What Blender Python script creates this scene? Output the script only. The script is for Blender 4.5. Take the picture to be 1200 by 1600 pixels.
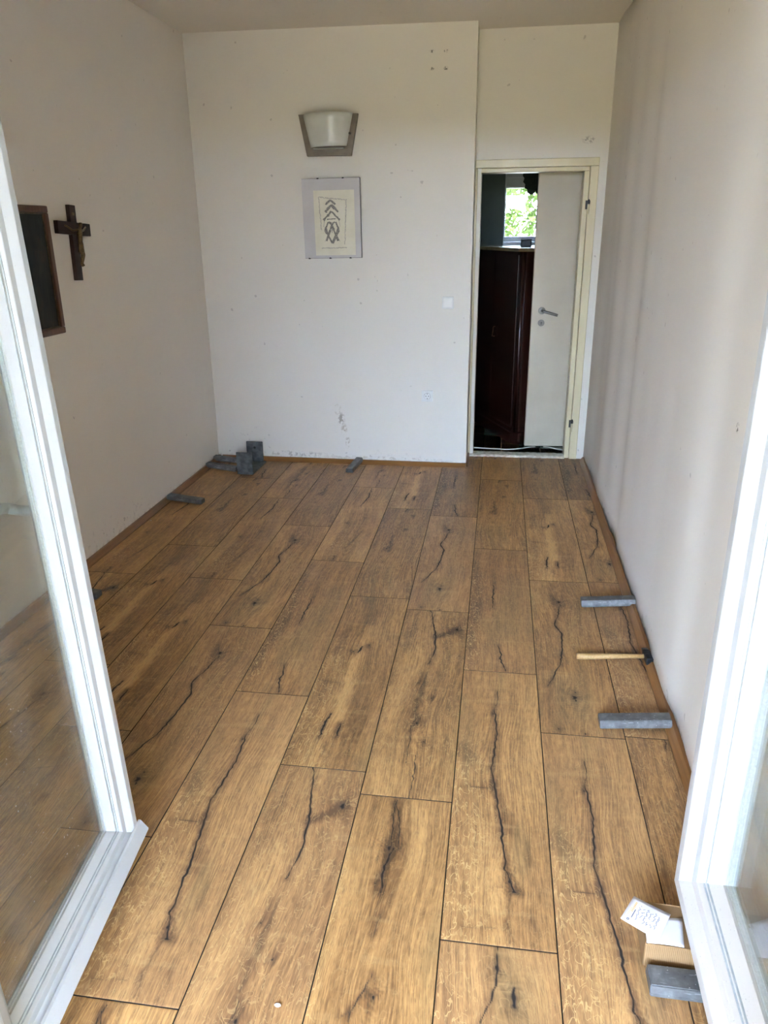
import bpy, bmesh, math, random
import numpy as np
from mathutils import Vector, Matrix

for o in list(bpy.data.objects):
    bpy.data.objects.remove(o, do_unlink=True)
sc = bpy.context.scene
col = sc.collection
random.seed(7)
PI = math.pi

# ------------------------------------------------------------------ camera
cam_d = bpy.data.cameras.new('camera'); cam = bpy.data.objects.new('camera', cam_d); col.objects.link(cam)
_r = Vector((0.989449, 0.144486, -0.0107)); _u = Vector((-0.040266, 0.345187, 0.93767)); _f = Vector((-0.139174, 0.927345, -0.347363))
m = Matrix((( _r.x, _u.x, -_f.x, 0.08157), (_r.y, _u.y, -_f.y, 0.0), (_r.z, _u.z, -_f.z, 1.62793), (0, 0, 0, 1)))
cam.matrix_world = m
cam_d.sensor_fit = 'HORIZONTAL'; cam_d.sensor_width = 36.0; cam_d.lens = 36.0 * 1188.8 / 1200.0
cam_d.clip_start = 0.02; cam_d.clip_end = 300
sc.camera = cam

# ------------------------------------------------------------------ sky and exposure
world = bpy.data.worlds.new('sky'); sc.world = world; world.use_nodes = True
wn = world.node_tree.nodes; wn.clear()
wb = wn.new('ShaderNodeBackground'); wo = wn.new('ShaderNodeOutputWorld')
wb.inputs['Color'].default_value = (0.72, 0.92, 1.32, 1); wb.inputs['Strength'].default_value = 1.0
world.node_tree.links.new(wb.outputs[0], wo.inputs[0])
vs = sc.view_settings
vs.view_transform = 'Standard'; vs.look = 'None'; vs.gamma = 1.0; vs.use_curve_mapping = False
vs.exposure = 6.28
sc.cycles.max_bounces = 14; sc.cycles.diffuse_bounces = 8; sc.cycles.glossy_bounces = 6
sc.cycles.transparent_max_bounces = 16; sc.cycles.use_denoising = True; sc.cycles.use_adaptive_sampling = False
sc.cycles.caustics_reflective = False; sc.cycles.caustics_refractive = False

# ------------------------------------------------------------------ material helpers
class NT:
    def __init__(s, name):
        s.m = bpy.data.materials.new(name); s.m.use_nodes = True
        s.t = s.m.node_tree; s.t.nodes.clear()
        s.out = s.t.nodes.new('ShaderNodeOutputMaterial')
    def n(s, kind, **kw):
        nd = s.t.nodes.new(kind)
        for k, v in kw.items(): setattr(nd, k, v)
        return nd
    def l(s, a, b): s.t.links.new(a, b)
    def inp(s, sock, v):
        if hasattr(v, 'is_output') or isinstance(v, bpy.types.NodeSocket): s.l(v, sock)
        else: sock.default_value = v
    def math(s, op, a, b=None, c=None, clamp=False):
        nd = s.n('ShaderNodeMath', operation=op, use_clamp=clamp)
        s.inp(nd.inputs[0], a)
        if b is not None: s.inp(nd.inputs[1], b)
        if c is not None: s.inp(nd.inputs[2], c)
        return nd.outputs[0]
    def smooth(s, v, lo, hi):
        nd = s.n('ShaderNodeMapRange', interpolation_type='SMOOTHSTEP')
        s.inp(nd.inputs[0], v); nd.inputs[1].default_value = lo; nd.inputs[2].default_value = hi
        return nd.outputs[0]
    def noise(s, vec, scale, detail=3, rough=.5, dist=0):
        nd = s.n('ShaderNodeTexNoise'); s.l(vec, nd.inputs['Vector'])
        nd.inputs['Scale'].default_value = scale; nd.inputs['Detail'].default_value = detail
        nd.inputs['Roughness'].default_value = rough; nd.inputs['Distortion'].default_value = dist
        return nd.outputs[0]
    def scaled(s, vec, sx, sy, sz):
        nd = s.n('ShaderNodeVectorMath', operation='MULTIPLY'); s.l(vec, nd.inputs[0]); nd.inputs[1].default_value = (sx, sy, sz)
        return nd.outputs[0]
    def mix(s, f, a, b, blend='MIX'):
        nd = s.n('ShaderNodeMix', data_type='RGBA', blend_type=blend)
        s.inp(nd.inputs[0], f); s.inp(nd.inputs[6], a); s.inp(nd.inputs[7], b)
        return nd.outputs[2]
    def ramp(s, f, stops):
        nd = s.n('ShaderNodeValToRGB'); s.l(f, nd.inputs[0]); e = nd.color_ramp.elements
        while len(e) < len(stops): e.new(.5)
        for i, (p, c) in enumerate(stops): e[i].position = p; e[i].color = (*c, 1)
        return nd.outputs[0]
    def coord(s, which='Object'):
        return s.n('ShaderNodeTexCoord').outputs[which]
    def bsdf(s, color, rough=.5, metal=0., spec=.5, normal=None):
        b = s.n('ShaderNodeBsdfPrincipled')
        s.inp(b.inputs['Base Color'], color if not isinstance(color, tuple) else (*color, 1))
        s.inp(b.inputs['Roughness'], rough); s.inp(b.inputs['Metallic'], metal)
        b.inputs['Specular IOR Level'].default_value = spec
        if normal is not None: s.l(normal, b.inputs['Normal'])
        s.l(b.outputs[0], s.out.inputs[0]); return b
    def bump(s, h, strength=.2, dist=.002):
        b = s.n('ShaderNodeBump'); b.inputs['Strength'].default_value = strength; b.inputs['Distance'].default_value = dist
        s.l(h, b.inputs['Height']); return b.outputs[0]

def c4(c): return (*c, 1)

def simple(name, a, b, scale=20, rough=.5, metal=0., spec=.5, bump=0., stretch=(1, 1, 1), detail=3):
    t = NT(name); v = t.scaled(t.coord(), *stretch)
    n = t.noise(v, scale, detail)
    c = t.mix(t.smooth(n, .3, .7), c4(a), c4(b))
    t.bsdf(c, rough, metal, spec, t.bump(n, bump) if bump else None)
    return t.m

def wall_mat(name, base, marks=(), lowdirt=0., axis='z'):
    """painted plaster; marks = (centre, radii, noise scale, threshold, colour, strength) in world metres"""
    t = NT(name); geo = t.n('ShaderNodeNewGeometry'); P = geo.outputs['Position']
    n1 = t.noise(P, 1.3, 3); n2 = t.noise(P, 9, 4); n3 = t.noise(P, 160, 3)
    c = t.mix(t.smooth(n1, .3, .7), c4(tuple(x * .97 for x in base)), c4(base))
    c = t.mix(t.math('MULTIPLY', t.smooth(n2, .55, .75), .25), c, c4(tuple(x * .95 for x in base)))
    # stray specks
    sp = t.math('MULTIPLY', t.smooth(t.noise(P, 23, 1), .76, .80), .5)
    c = t.mix(sp, c, c4((.35, .32, .29)))
    if lowdirt:
        sx = t.n('ShaderNodeSeparateXYZ'); t.l(P, sx.inputs[0])
        low = t.smooth(sx.outputs[2], .16, .02)
        k = t.math('MULTIPLY', t.math('MULTIPLY', low, t.smooth(t.noise(P, 26, 5, .65), .60, .70)), lowdirt)
        c = t.mix(k, c, c4((.22, .20, .18)))
        edge = t.math('MULTIPLY', t.smooth(sx.outputs[2], .05, .028), t.smooth(t.noise(P, 30, 4), .42, .6))
        c = t.mix(t.math('MULTIPLY', edge, min(.75, lowdirt)), c, c4((.30, .27, .22)))
    for (ctr, rad, ns, thr, colr, st) in marks:
        d = t.n('ShaderNodeVectorMath', operation='SUBTRACT'); t.l(P, d.inputs[0]); d.inputs[1].default_value = ctr
        q = t.scaled(d.outputs[0], 1 / rad[0], 1 / rad[1], 1 / rad[2])
        ln = t.n('ShaderNodeVectorMath', operation='LENGTH'); t.l(q, ln.inputs[0])
        msk = t.smooth(ln.outputs['Value'], 1., .35)
        k = t.math('MULTIPLY', t.math('MULTIPLY', msk, t.smooth(t.noise(P, ns, 4, .6), thr, thr + .07)), st)
        c = t.mix(k, c, c4(colr))
    h = t.math('ADD', t.math('MULTIPLY', n3, .35), t.math('MULTIPLY', n2, 1.0))
    t.bsdf(c, .75, 0, .25, t.bump(h, .12, .004))
    return t.m

def wood_mat(name, dark, mid, light, rough=.4, sx=60, sy=2.5, spec=.5, up=False):
    t = NT(name); v = t.coord()
    yz = (sx, sy) if up else (sy, sx)
    a = t.noise(t.scaled(v, sx, *yz), 1, 4, .6); b = t.noise(t.scaled(v, sx * 5, yz[0] * (5 if up else 4), yz[1] * (4 if up else 5)), 1, 2)
    f = t.math('ADD', t.math('MULTIPLY', a, .7), t.math('MULTIPLY', b, .3))
    c = t.ramp(f, [(.3, dark), (.5, mid), (.7, light)])
    t.bsdf(c, rough, 0, spec, t.bump(f, .08, .001)); return t.m

def oak_mat():
    t = NT('oak_laminate')
    puv = t.n('ShaderNodeAttribute', attribute_name='puv').outputs['Vector']
    msk = t.n('ShaderNodeAttribute', attribute_name='msk').outputs['Vector']
    s = t.n('ShaderNodeSeparateXYZ'); t.l(msk, s.inputs[0]); crk, tone, flk = s.outputs
    q = t.n('ShaderNodeSeparateXYZ'); t.l(puv, q.inputs[0]); px = q.outputs[0]
    rnd = t.n('ShaderNodeObjectInfo').outputs['Random']
    n0 = t.noise(t.scaled(puv, 14, 1.3, 1), 1, 3, .55)
    n1 = t.noise(t.scaled(puv, 70, 2.6, 1), 1, 4, .6)
    n2 = t.noise(t.scaled(puv, 330, 11, 1), 1, 3, .6)
    n3 = t.noise(t.scaled(puv, 620, 26, 1), 1, 2, .6)
    ph = t.math('ADD', t.math('MULTIPLY', px, 640), t.math('MULTIPLY', n0, 70))
    ring = t.math('MULTIPLY', t.math('ADD', t.math('SINE', ph), 1), .5)
    cath = t.smooth(t.noise(t.scaled(puv, 7, .9, 1.7), 1, 2), .42, .62)
    ring = t.math('ADD', t.math('MULTIPLY', t.math('SUBTRACT', ring, .5), t.math('MULTIPLY', cath, .13)), 0)
    f = t.math('MULTIPLY', n0, .42)
    f = t.math('ADD', f, t.math('MULTIPLY', n1, .42))
    f = t.math('ADD', f, t.math('MULTIPLY', n2, .42))
    f = t.math('ADD', f, ring)
    mot = t.noise(t.scaled(puv, 95, 30, 1.9), 1, 3, .6)
    f = t.math('ADD', f, t.math('MULTIPLY', t.math('SUBTRACT', mot, .5), .30))
    big = t.noise(t.scaled(puv, 10, 4.5, 2.3), 1, 3, .6)
    f = t.math('ADD', f, t.math('MULTIPLY', t.math('SUBTRACT', big, .5), .26))
    f = t.math('ADD', f, t.math('MULTIPLY', tone, .34))
    f = t.math('ADD', f, t.math('MULTIPLY', t.math('SUBTRACT', rnd, .5), .05))
    f = t.math('SUBTRACT', f, .13)
    c = t.ramp(f, [(.20, (.072, .036, .013)), (.38, (.220, .109, .037)), (.52, (.375, .196, .064)), (.72, (.585, .334, .116))])
    c = t.mix(t.math('MULTIPLY', t.smooth(t.math('FRACT', t.math('MULTIPLY', rnd, 7.13)), .35, 1.), .28), c, c4((.27, .145, .075)))
    # olive / grey cast in the smoky zones
    c = t.mix(t.math('MULTIPLY', t.smooth(t.noise(t.scaled(puv, 9, 1.6, 3.1), 1, 3), .52, .70), .35), c, c4((.20, .14, .058)))
    # pores
    c = t.mix(t.math('MULTIPLY', t.smooth(n3, .55, .66), .55), c, c4((.10, .055, .026)))
    # medullary flecks: wavy bright ridges
    fl = t.noise(t.scaled(puv, 40, 17, 1), 1, 2, .45, 1.3)
    rd = t.smooth(t.math('ABSOLUTE', t.math('SUBTRACT', fl, .5)), .022, .006)
    fl2 = t.noise(t.scaled(puv, 150, 40, 1.3), 1, 1, .5, .8)
    rd2 = t.smooth(fl2, .60, .70)
    fk = t.math('MULTIPLY', t.math('MAXIMUM', t.math('MULTIPLY', rd, 1.), t.math('MULTIPLY', rd2, .45)), flk)
    c = t.mix(t.math('MULTIPLY', fk, .72), c, c4((.60, .405, .17)))
    # cross figure (chatoyance) bands
    cf = t.smooth(t.noise(t.scaled(puv, 5, 26, 1), 1, 3), .58, .72)
    c = t.mix(t.math('MULTIPLY', cf, .16), c, c4((.56, .37, .15)))
    # cracks and knots
    ck = t.math('ADD', crk, t.math('MULTIPLY', t.math('SUBTRACT', n1, .5), t.math('MULTIPLY', crk, 1.1)))
    c = t.mix(t.math('MULTIPLY', t.smooth(ck, .08, .62), .55), c, c4((.085, .048, .026)))
    c = t.mix(t.smooth(ck, .45, .85), c, c4((.016, .012, .010)))
    vscale = t.n('ShaderNodeHueSaturation'); t.l(c, vscale.inputs['Color'])
    vscale.inputs['Saturation'].default_value = 0.97
    t.l(t.math('ADD', .93, t.math('MULTIPLY', rnd, .14)), vscale.inputs['Value'])
    h = t.math('ADD', t.math('MULTIPLY', n2, .5), t.math('MULTIPLY', crk, -1.2))
    rough = t.math('MAXIMUM', t.math('ADD', .36, t.math('MULTIPLY', n1, .16)), t.math('MULTIPLY', crk, .95))
    t.bsdf(vscale.outputs[0], rough, 0, .42, t.bump(h, .10, .0012))
    return t.m

def glass_mat(name, tint=(.97, .99, .98)):
    t = NT(name)
    tr = t.n('ShaderNodeBsdfTransparent'); tr.inputs[0].default_value = c4(tint)
    gl = t.n('ShaderNodeBsdfGlossy'); gl.inputs['Roughness'].default_value = 0.0
    fr = t.n('ShaderNodeFresnel'); bf = t.n('ShaderNodeNewGeometry').outputs['Backfacing']
    t.l(t.math('ADD', 1.48, t.math('MULTIPLY', bf, 1 / 1.48 - 1.48)), fr.inputs['IOR'])   # same film reflectance from both sides
    # faint dust film
    df = t.n('ShaderNodeBsdfDiffuse'); df.inputs[0].default_value = (.8, .8, .78, 1)
    v = t.coord(); du = t.math('ADD', .012, t.math('MULTIPLY', t.smooth(t.noise(t.scaled(v, 3, 3, 1.2), 3, 4), .45, .75), .03))
    dd = t.math('MULTIPLY', t.smooth(t.noise(v, 120, 1), .77, .80), .6)
    m1 = t.n('ShaderNodeMixShader'); t.l(t.math('MAXIMUM', du, dd), m1.inputs[0]); t.l(tr.outputs[0], m1.inputs[1]); t.l(df.outputs[0], m1.inputs[2])
    m2 = t.n('ShaderNodeMixShader'); t.l(fr.outputs[0], m2.inputs[0]); t.l(m1.outputs[0], m2.inputs[1]); t.l(gl.outputs[0], m2.inputs[2])
    t.l(m2.outputs[0], t.out.inputs[0]); return t.m

def dusty_white(name, base=(.80, .81, .80), dust=.5):
    t = NT(name); v = t.coord(); n = t.noise(v, 260, 2); n2 = t.noise(v, 6, 3)
    c = t.mix(t.smooth(n2, .35, .7), c4(base), c4(tuple(x * .95 for x in base)))
    c = t.mix(t.math('MULTIPLY', t.smooth(n, .68, .74), dust), c, c4((.22, .20, .17)))
    geo = t.n('ShaderNodeNewGeometry'); sx = t.n('ShaderNodeSeparateXYZ'); t.l(geo.outputs['Normal'], sx.inputs[0])
    up = t.math('MULTIPLY', t.smooth(sx.outputs[2], .3, .9), dust * .6)
    c = t.mix(up, c, c4((.50, .445, .365)))
    t.bsdf(c, .35, 0, .5); return t.m

M = {}
WALL = (.715, .685, .62)
M['oak'] = oak_mat()
M['ceiling'] = wall_mat('ceiling_paint', (.68, .645, .575))
M['wall_left'] = wall_mat('wall_left_paint', WALL, [((-2.0, 3.75, .10), (.3, .5, .09), 30, .58, (.30, .27, .25), .5)], lowdirt=.45)
crk = (.46, .41, .33)
M['wall_back'] = wall_mat('wall_back_paint', WALL, [
    ((-1.06, 5.36, .40), (.035, .2, .05), 38, .47, crk, .9), ((-1.035, 5.36, .33), (.035, .2, .06), 40, .45, (.36, .32, .26), .95),
    ((-1.015, 5.36, .25), (.03, .2, .06), 42, .45, crk, .9), ((-.99, 5.36, .16), (.022, .2, .06), 46, .47, crk, .85),
    ((-1.70, 5.36, .19), (.22, .2, .08), 34, .60, (.40, .38, .36), .6), ((-1.40, 5.36, .055), (.32, .2, .03), 34, .52, (.40, .37, .32), .8),
    ((-.75, 5.36, .045), (.6, .2, .016), 40, .52, (.45, .40, .33), .6),
    ((-.398, 5.44, 2.67), (.02, .3, .012), 110, .47, (.16, .15, .14), .9), ((-.31, 5.44, 2.67), (.02, .3, .012), 110, .47, (.16, .15, .14), .9),
    ((-.398, 5.44, 2.575), (.02, .3, .012), 110, .47, (.16, .15, .14), .9), ((-.31, 5.44, 2.575), (.018, .3, .014), 110, .44, (.12, .11, .10), .95)], lowdirt=.3)
M['wall_right'] = wall_mat('wall_right_paint', (.725, .695, .635), [((.74, 2.14, 1.113), (.3, .02, .018), 120, .46, (.10, .09, .08), .9)], lowdirt=.5)
M['wall_door'] = wall_mat('wall_door_paint', WALL, [((.62, 5.66, 2.17), (.06, .2, .03), 90, .5, (.3, .28, .25), .7)])
M['wall_outer'] = simple('facade_render', (.55, .54, .50), (.61, .60, .56), 6, .9)
M['terrace'] = simple('terrace_stone', (.44, .31, .17), (.51, .37, .21), 4, .8)
M['soil'] = simple('garden_soil', (.16, .13, .08), (.24, .20, .12), 3, .95)
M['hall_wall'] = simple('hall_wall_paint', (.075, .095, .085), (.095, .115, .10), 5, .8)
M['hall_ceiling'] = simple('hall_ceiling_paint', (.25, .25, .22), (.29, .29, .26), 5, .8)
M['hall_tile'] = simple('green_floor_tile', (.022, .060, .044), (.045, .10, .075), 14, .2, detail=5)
M['grout'] = simple('tile_grout', (.05, .055, .05), (.08, .08, .075), 30, .9)
M['subfloor'] = simple('underlay', (.012, .009, .007), (.02, .015, .011), 20, .95)
M['base'] = wood_mat('baseboard_wood', (.15, .062, .014), (.205, .090, .022), (.27, .125, .034), .38, 40, 2)
M['pvc'] = dusty_white('white_upvc', (.47, .49, .49), .25)
M['pvc_dusty'] = dusty_white('white_upvc_dusty', (.52, .505, .48), .75)
M['gasket'] = simple('grey_gasket', (.30, .33, .33), (.38, .41, .41), 60, .6)
M['spacer'] = simple('aluminium_spacer', (.62, .66, .66), (.74, .78, .78), 200, .35, .6)
M['glass'] = glass_mat('pane_glass')
M['cream'] = simple('cream_gloss_paint', (.60, .53, .33), (.68, .61, .40), 7, .35, stretch=(1, 1, .3))
M['leaf'] = simple('door_leaf_paint', (.53, .475, .365), (.58, .525, .41), 4, .4)
M['steel'] = simple('brushed_steel', (.17, .16, .145), (.24, .225, .20), 90, .32, .9, stretch=(1, 8, 8))
M['dark'] = simple('dark_metal', (.03, .03, .03), (.06, .055, .05), 60, .4, .6)
M['threshold'] = simple('chipped_threshold', (.48, .44, .37), (.72, .68, .60), 38, .8, bump=.5, detail=6)
def ingot_mat():
    t = NT('zinc_grey'); v = t.coord(); n = t.noise(v, 26, 5, .6); s_ = t.noise(t.scaled(v, 30, 160, 160), 1, 4)
    c = t.ramp(n, [(.3, (.075, .078, .078)), (.55, (.128, .132, .130)), (.75, (.21, .212, .208))])
    c = t.mix(t.math('MULTIPLY', t.smooth(s_, .60, .70), .5), c, c4((.32, .335, .34)))
    c = t.mix(t.math('MULTIPLY', t.smooth(t.noise(v, 140, 1), .72, .78), .7), c, c4((.6, .6, .58)))
    c = t.mix(t.math('MULTIPLY', t.smooth(t.noise(v, 90, 1), .74, .78), .8), c, c4((.03, .03, .03)))
    t.bsdf(c, .45, .35, .5, t.bump(n, .25, .003)); return t.m
M['ingot'] = ingot_mat()
M['bracket'] = simple('bracket_steel', (.075, .085, .088), (.15, .165, .17), 30, .5, .4, detail=5)
M['handle_wood'] = wood_mat('ash_handle', (.26, .15, .055), (.37, .23, .09), (.46, .31, .14), .45, 120, 8)
M['iron'] = simple('hammer_iron', (.018, .02, .022), (.05, .055, .06), 60, .38, .7)
def card_mat():
    t = NT('corrugated_card'); v = t.coord(); s = t.n('ShaderNodeSeparateXYZ'); t.l(v, s.inputs[0])
    w = t.math('SINE', t.math('MULTIPLY', t.math('ADD', s.outputs[0], s.outputs[1]), 1500)); n = t.noise(v, 60, 3)
    c = t.mix(t.smooth(w, -.6, .8), c4((.19, .112, .050)), c4((.26, .160, .074)))
    c = t.mix(t.math('MULTIPLY', n, .3), c, c4((.23, .14, .066)))
    t.bsdf(c, .8, 0, .2, t.bump(w, .4, .0006)); return t.m
M['card'] = card_mat()
M['paper'] = simple('white_paper', (.60, .585, .62), (.64, .63, .66), 25, .75)
M['ink'] = simple('pen_ink', (.10, .10, .14), (.16, .16, .2), 90, .6)
M['orange'] = simple('orange_print', (.85, .38, .05), (.9, .46, .08), 90, .6)
M['yellow'] = simple('yellow_print', (.85, .62, .12), (.9, .68, .2), 90, .6)
M['frame_wood'] = wood_mat('frame_wood', (.05, .018, .009), (.085, .033, .015), (.14, .058, .026), .4, 90, 6, .35, True)
M['gilt'] = simple('dark_gilt', (.07, .045, .02), (.12, .08, .035), 50, .4, .5)
def canvas_mat():
    t = NT('dark_oil_canvas'); v = t.coord(); n = t.noise(t.scaled(v, 1, 6, 3), 1, 4, .6, 1.2); k = t.noise(t.scaled(v, 1, 9, 7), 1.3, 3, .5, .6)
    c = t.ramp(n, [(.35, (.006, .008, .009)), (.52, (.018, .021, .020)), (.7, (.045, .048, .040))])
    c = t.mix(t.math('MULTIPLY', t.smooth(k, .55, .72), .5), c, c4((.05, .028, .020)))
    t.bsdf(c, .55, 0, .18); return t.m
M['canvas'] = canvas_mat()
M['cross'] = wood_mat('cross_wood', (.014, .006, .004), (.026, .010, .006), (.042, .017, .010), .5, 70, 6, .25, True)
M['bronze'] = simple('old_bronze', (.085, .058, .026), (.16, .11, .05), 120, .38, .75)
M['mount'] = simple('grey_mount_board', (.50, .48, .47), (.54, .52, .51), 9, .6)
M['sheet'] = simple('cream_drawing_paper', (.66, .63, .50), (.71, .68, .56), 12, .85)
M['charcoal'] = simple('charcoal', (.13, .125, .115), (.30, .285, .26), 160, .95)
M['charcoal2'] = simple('charcoal_soft', (.36, .345, .30), (.52, .49, .42), 120, .95)
M['lampplate'] = simple('bronze_plate', (.15, .125, .095), (.19, .16, .125), 22, .45, .35)
M['lampglass'] = simple('opal_glass', (.56, .585, .56), (.61, .635, .61), 10, .25)
M['switch'] = simple('white_plastic', (.76, .75, .72), (.80, .79, .76), 20, .3)
M['switch2'] = simple('ivory_plastic', (.66, .66, .64), (.70, .70, .68), 20, .3)
M['mahogany'] = wood_mat('mahogany', (.010, .0025, .002), (.018, .0045, .003), (.032, .009, .005), .25, 22, 1.2, .5, True)
M['wtop_lit'] = wood_mat('wardrobe_top_lit', (.10, .07, .035), (.15, .11, .05), (.2, .15, .07), .25, 22, 1.2)  # lighter than the body: window light on the top put into its colour
M['black'] = simple('black_plastic', (.01, .012, .011), (.02, .022, .02), 30, .5)
M['valance'] = simple('dark_green_felt', (.010, .018, .013), (.018, .028, .020), 60, .95)
M['shutter'] = simple('shutter_box', (.30, .33, .32), (.36, .39, .38), 12, .5)
M['cable'] = simple('white_cable', (.58, .58, .54), (.66, .66, .62), 30, .5)
M['bark'] = simple('bark', (.10, .075, .06), (.17, .13, .105), 20, .9, detail=5)
def leaf_mat(name, a, b):
    t = NT(name); n = t.noise(t.coord(), 5, 3); n2 = t.noise(t.coord(), 60, 1)
    c = t.mix(t.smooth(t.math('ADD', t.math('MULTIPLY', n, .6), t.math('MULTIPLY', n2, .4)), .38, .62), c4(a), c4(b))
    d = t.n('ShaderNodeBsdfDiffuse'); t.l(c, d.inputs[0]); tl = t.n('ShaderNodeBsdfTranslucent'); t.l(c, tl.inputs[0])
    mx = t.n('ShaderNodeMixShader'); mx.inputs[0].default_value = .4; t.l(d.outputs[0], mx.inputs[1]); t.l(tl.outputs[0], mx.inputs[2])
    t.l(mx.outputs[0], t.out.inputs[0]); return t.m
M['leaf1'] = leaf_mat('fresh_leaf', (.018, .042, .003), (.055, .085, .008))
M['leaf2'] = leaf_mat('pale_leaf', (.035, .055, .010), (.07, .085, .025))
M['chip'] = simple('plaster_chip', (.55, .53, .50), (.62, .6, .57), 200, .8)

# ------------------------------------------------------------------ mesh helpers
def link(name, me, mat, parent=None):
    o = bpy.data.objects.new(name, me); col.objects.link(o)
    if mat is not None and not me.materials: me.materials.append(M[mat] if isinstance(mat, str) else mat)
    if parent is not None: o.parent = parent
    return o

def obj(name, bm, mat, parent=None, smooth=False, mtx=None):
    me = bpy.data.meshes.new(name)
    bmesh.ops.recalc_face_normals(bm, faces=bm.faces)
    if mtx is not None: bm.transform(mtx)
    bm.to_mesh(me); bm.free()
    if smooth:
        for p in me.polygons: p.use_smooth = True
    return link(name, me, mat, parent)

def auto_smooth(o, ang=40):
    me = o.data
    for p in me.polygons: p.use_smooth = True
    try: me.set_sharp_from_angle(angle=math.radians(ang))
    except Exception: pass
    return o

def tag(o, label, cat, group=None, kind=None):
    o['label'] = label; o['category'] = cat
    if group: o['group'] = group
    if kind: o['kind'] = kind
    return o

def empty(name, loc=(0, 0, 0), rot=(0, 0, 0)):
    o = bpy.data.objects.new(name, None); col.objects.link(o); o.location = loc; o.rotation_euler = rot
    o.empty_display_size = .05
    return o

def box(bm, lo, hi, bev=0., seg=2):
    r = bmesh.ops.create_cube(bm, size=1.); vs_ = r['verts']
    for v in vs_:
        v.co = Vector((lo[0] + (v.co.x + .5) * (hi[0] - lo[0]), lo[1] + (v.co.y + .5) * (hi[1] - lo[1]), lo[2] + (v.co.z + .5) * (hi[2] - lo[2])))
    if bev:
        es = list({e for v in vs_ for e in v.link_edges})
        bmesh.ops.bevel(bm, geom=es, offset=bev, segments=seg, affect='EDGES', profile=.5)
    return bm

def prism(bm, poly, h0, h1, fn):
    """closed polygon poly [(a,b)] extruded from h0 to h1; fn(a,b,h)->xyz"""
    A = [bm.verts.new(fn(a, b, h0)) for a, b in poly]; B = [bm.verts.new(fn(a, b, h1)) for a, b in poly]
    n = len(poly)
    for i in range(n): bm.faces.new((A[i], A[(i + 1) % n], B[(i + 1) % n], B[i]))
    bm.faces.new(A); bm.faces.new(B[::-1]); return bm

def tube(bm, pts, rad, seg=8, cap=True):
    pts = [Vector(p) for p in pts]; rings = []
    rr = rad if isinstance(rad, (list, tuple)) else [rad] * len(pts)
    prev = None
    for i, p in enumerate(pts):
        d = (pts[min(i + 1, len(pts) - 1)] - pts[max(i - 1, 0)]).normalized()
        up = Vector((0, 0, 1)) if abs(d.z) < .9 else Vector((1, 0, 0))
        if prev is None: x = d.cross(up).normalized()
        else: x = (prev - d * prev.dot(d)).normalized()
        prev = x; y = d.cross(x)
        rings.append([bm.verts.new(p + (x * math.cos(2 * PI * k / seg) + y * math.sin(2 * PI * k / seg)) * rr[i]) for k in range(seg)])
    for a, b in zip(rings, rings[1:]):
        for k in range(seg): bm.faces.new((a[k], a[(k + 1) % seg], b[(k + 1) % seg], b[k]))
    if cap: bm.faces.new(rings[0][::-1]); bm.faces.new(rings[-1])
    return bm

def lathe(bm, prof, fn, seg=24):
    """prof [(r,h)], fn(x,y,h)->xyz"""
    rings = [[bm.verts.new(fn(r * math.cos(2 * PI * k / seg), r * math.sin(2 * PI * k / seg), h)) for k in range(seg)] for r, h in prof]
    for a, b in zip(rings, rings[1:]):
        for k in range(seg): bm.faces.new((a[k], a[(k + 1) % seg], b[(k + 1) % seg], b[k]))
    bm.faces.new(rings[0][::-1]); bm.faces.new(rings[-1]); return bm

def B(): return bmesh.new()

# ================================================================== SETTING
ZC = 2.825
XL = -2.0
YB = 5.365          # face of the main back wall
YD = 5.66           # face of the recessed door wall
# --- floor with planks
W_ = 0.282; L_ = 1.2272
floor = obj('floor', box(B(), (-2.3, .5, -.16), (.95, 5.70, -.012)), 'subfloor')
tag(floor, 'rustic oak laminate plank floor with dark cracks and knots', 'floor', kind='structure')

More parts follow.
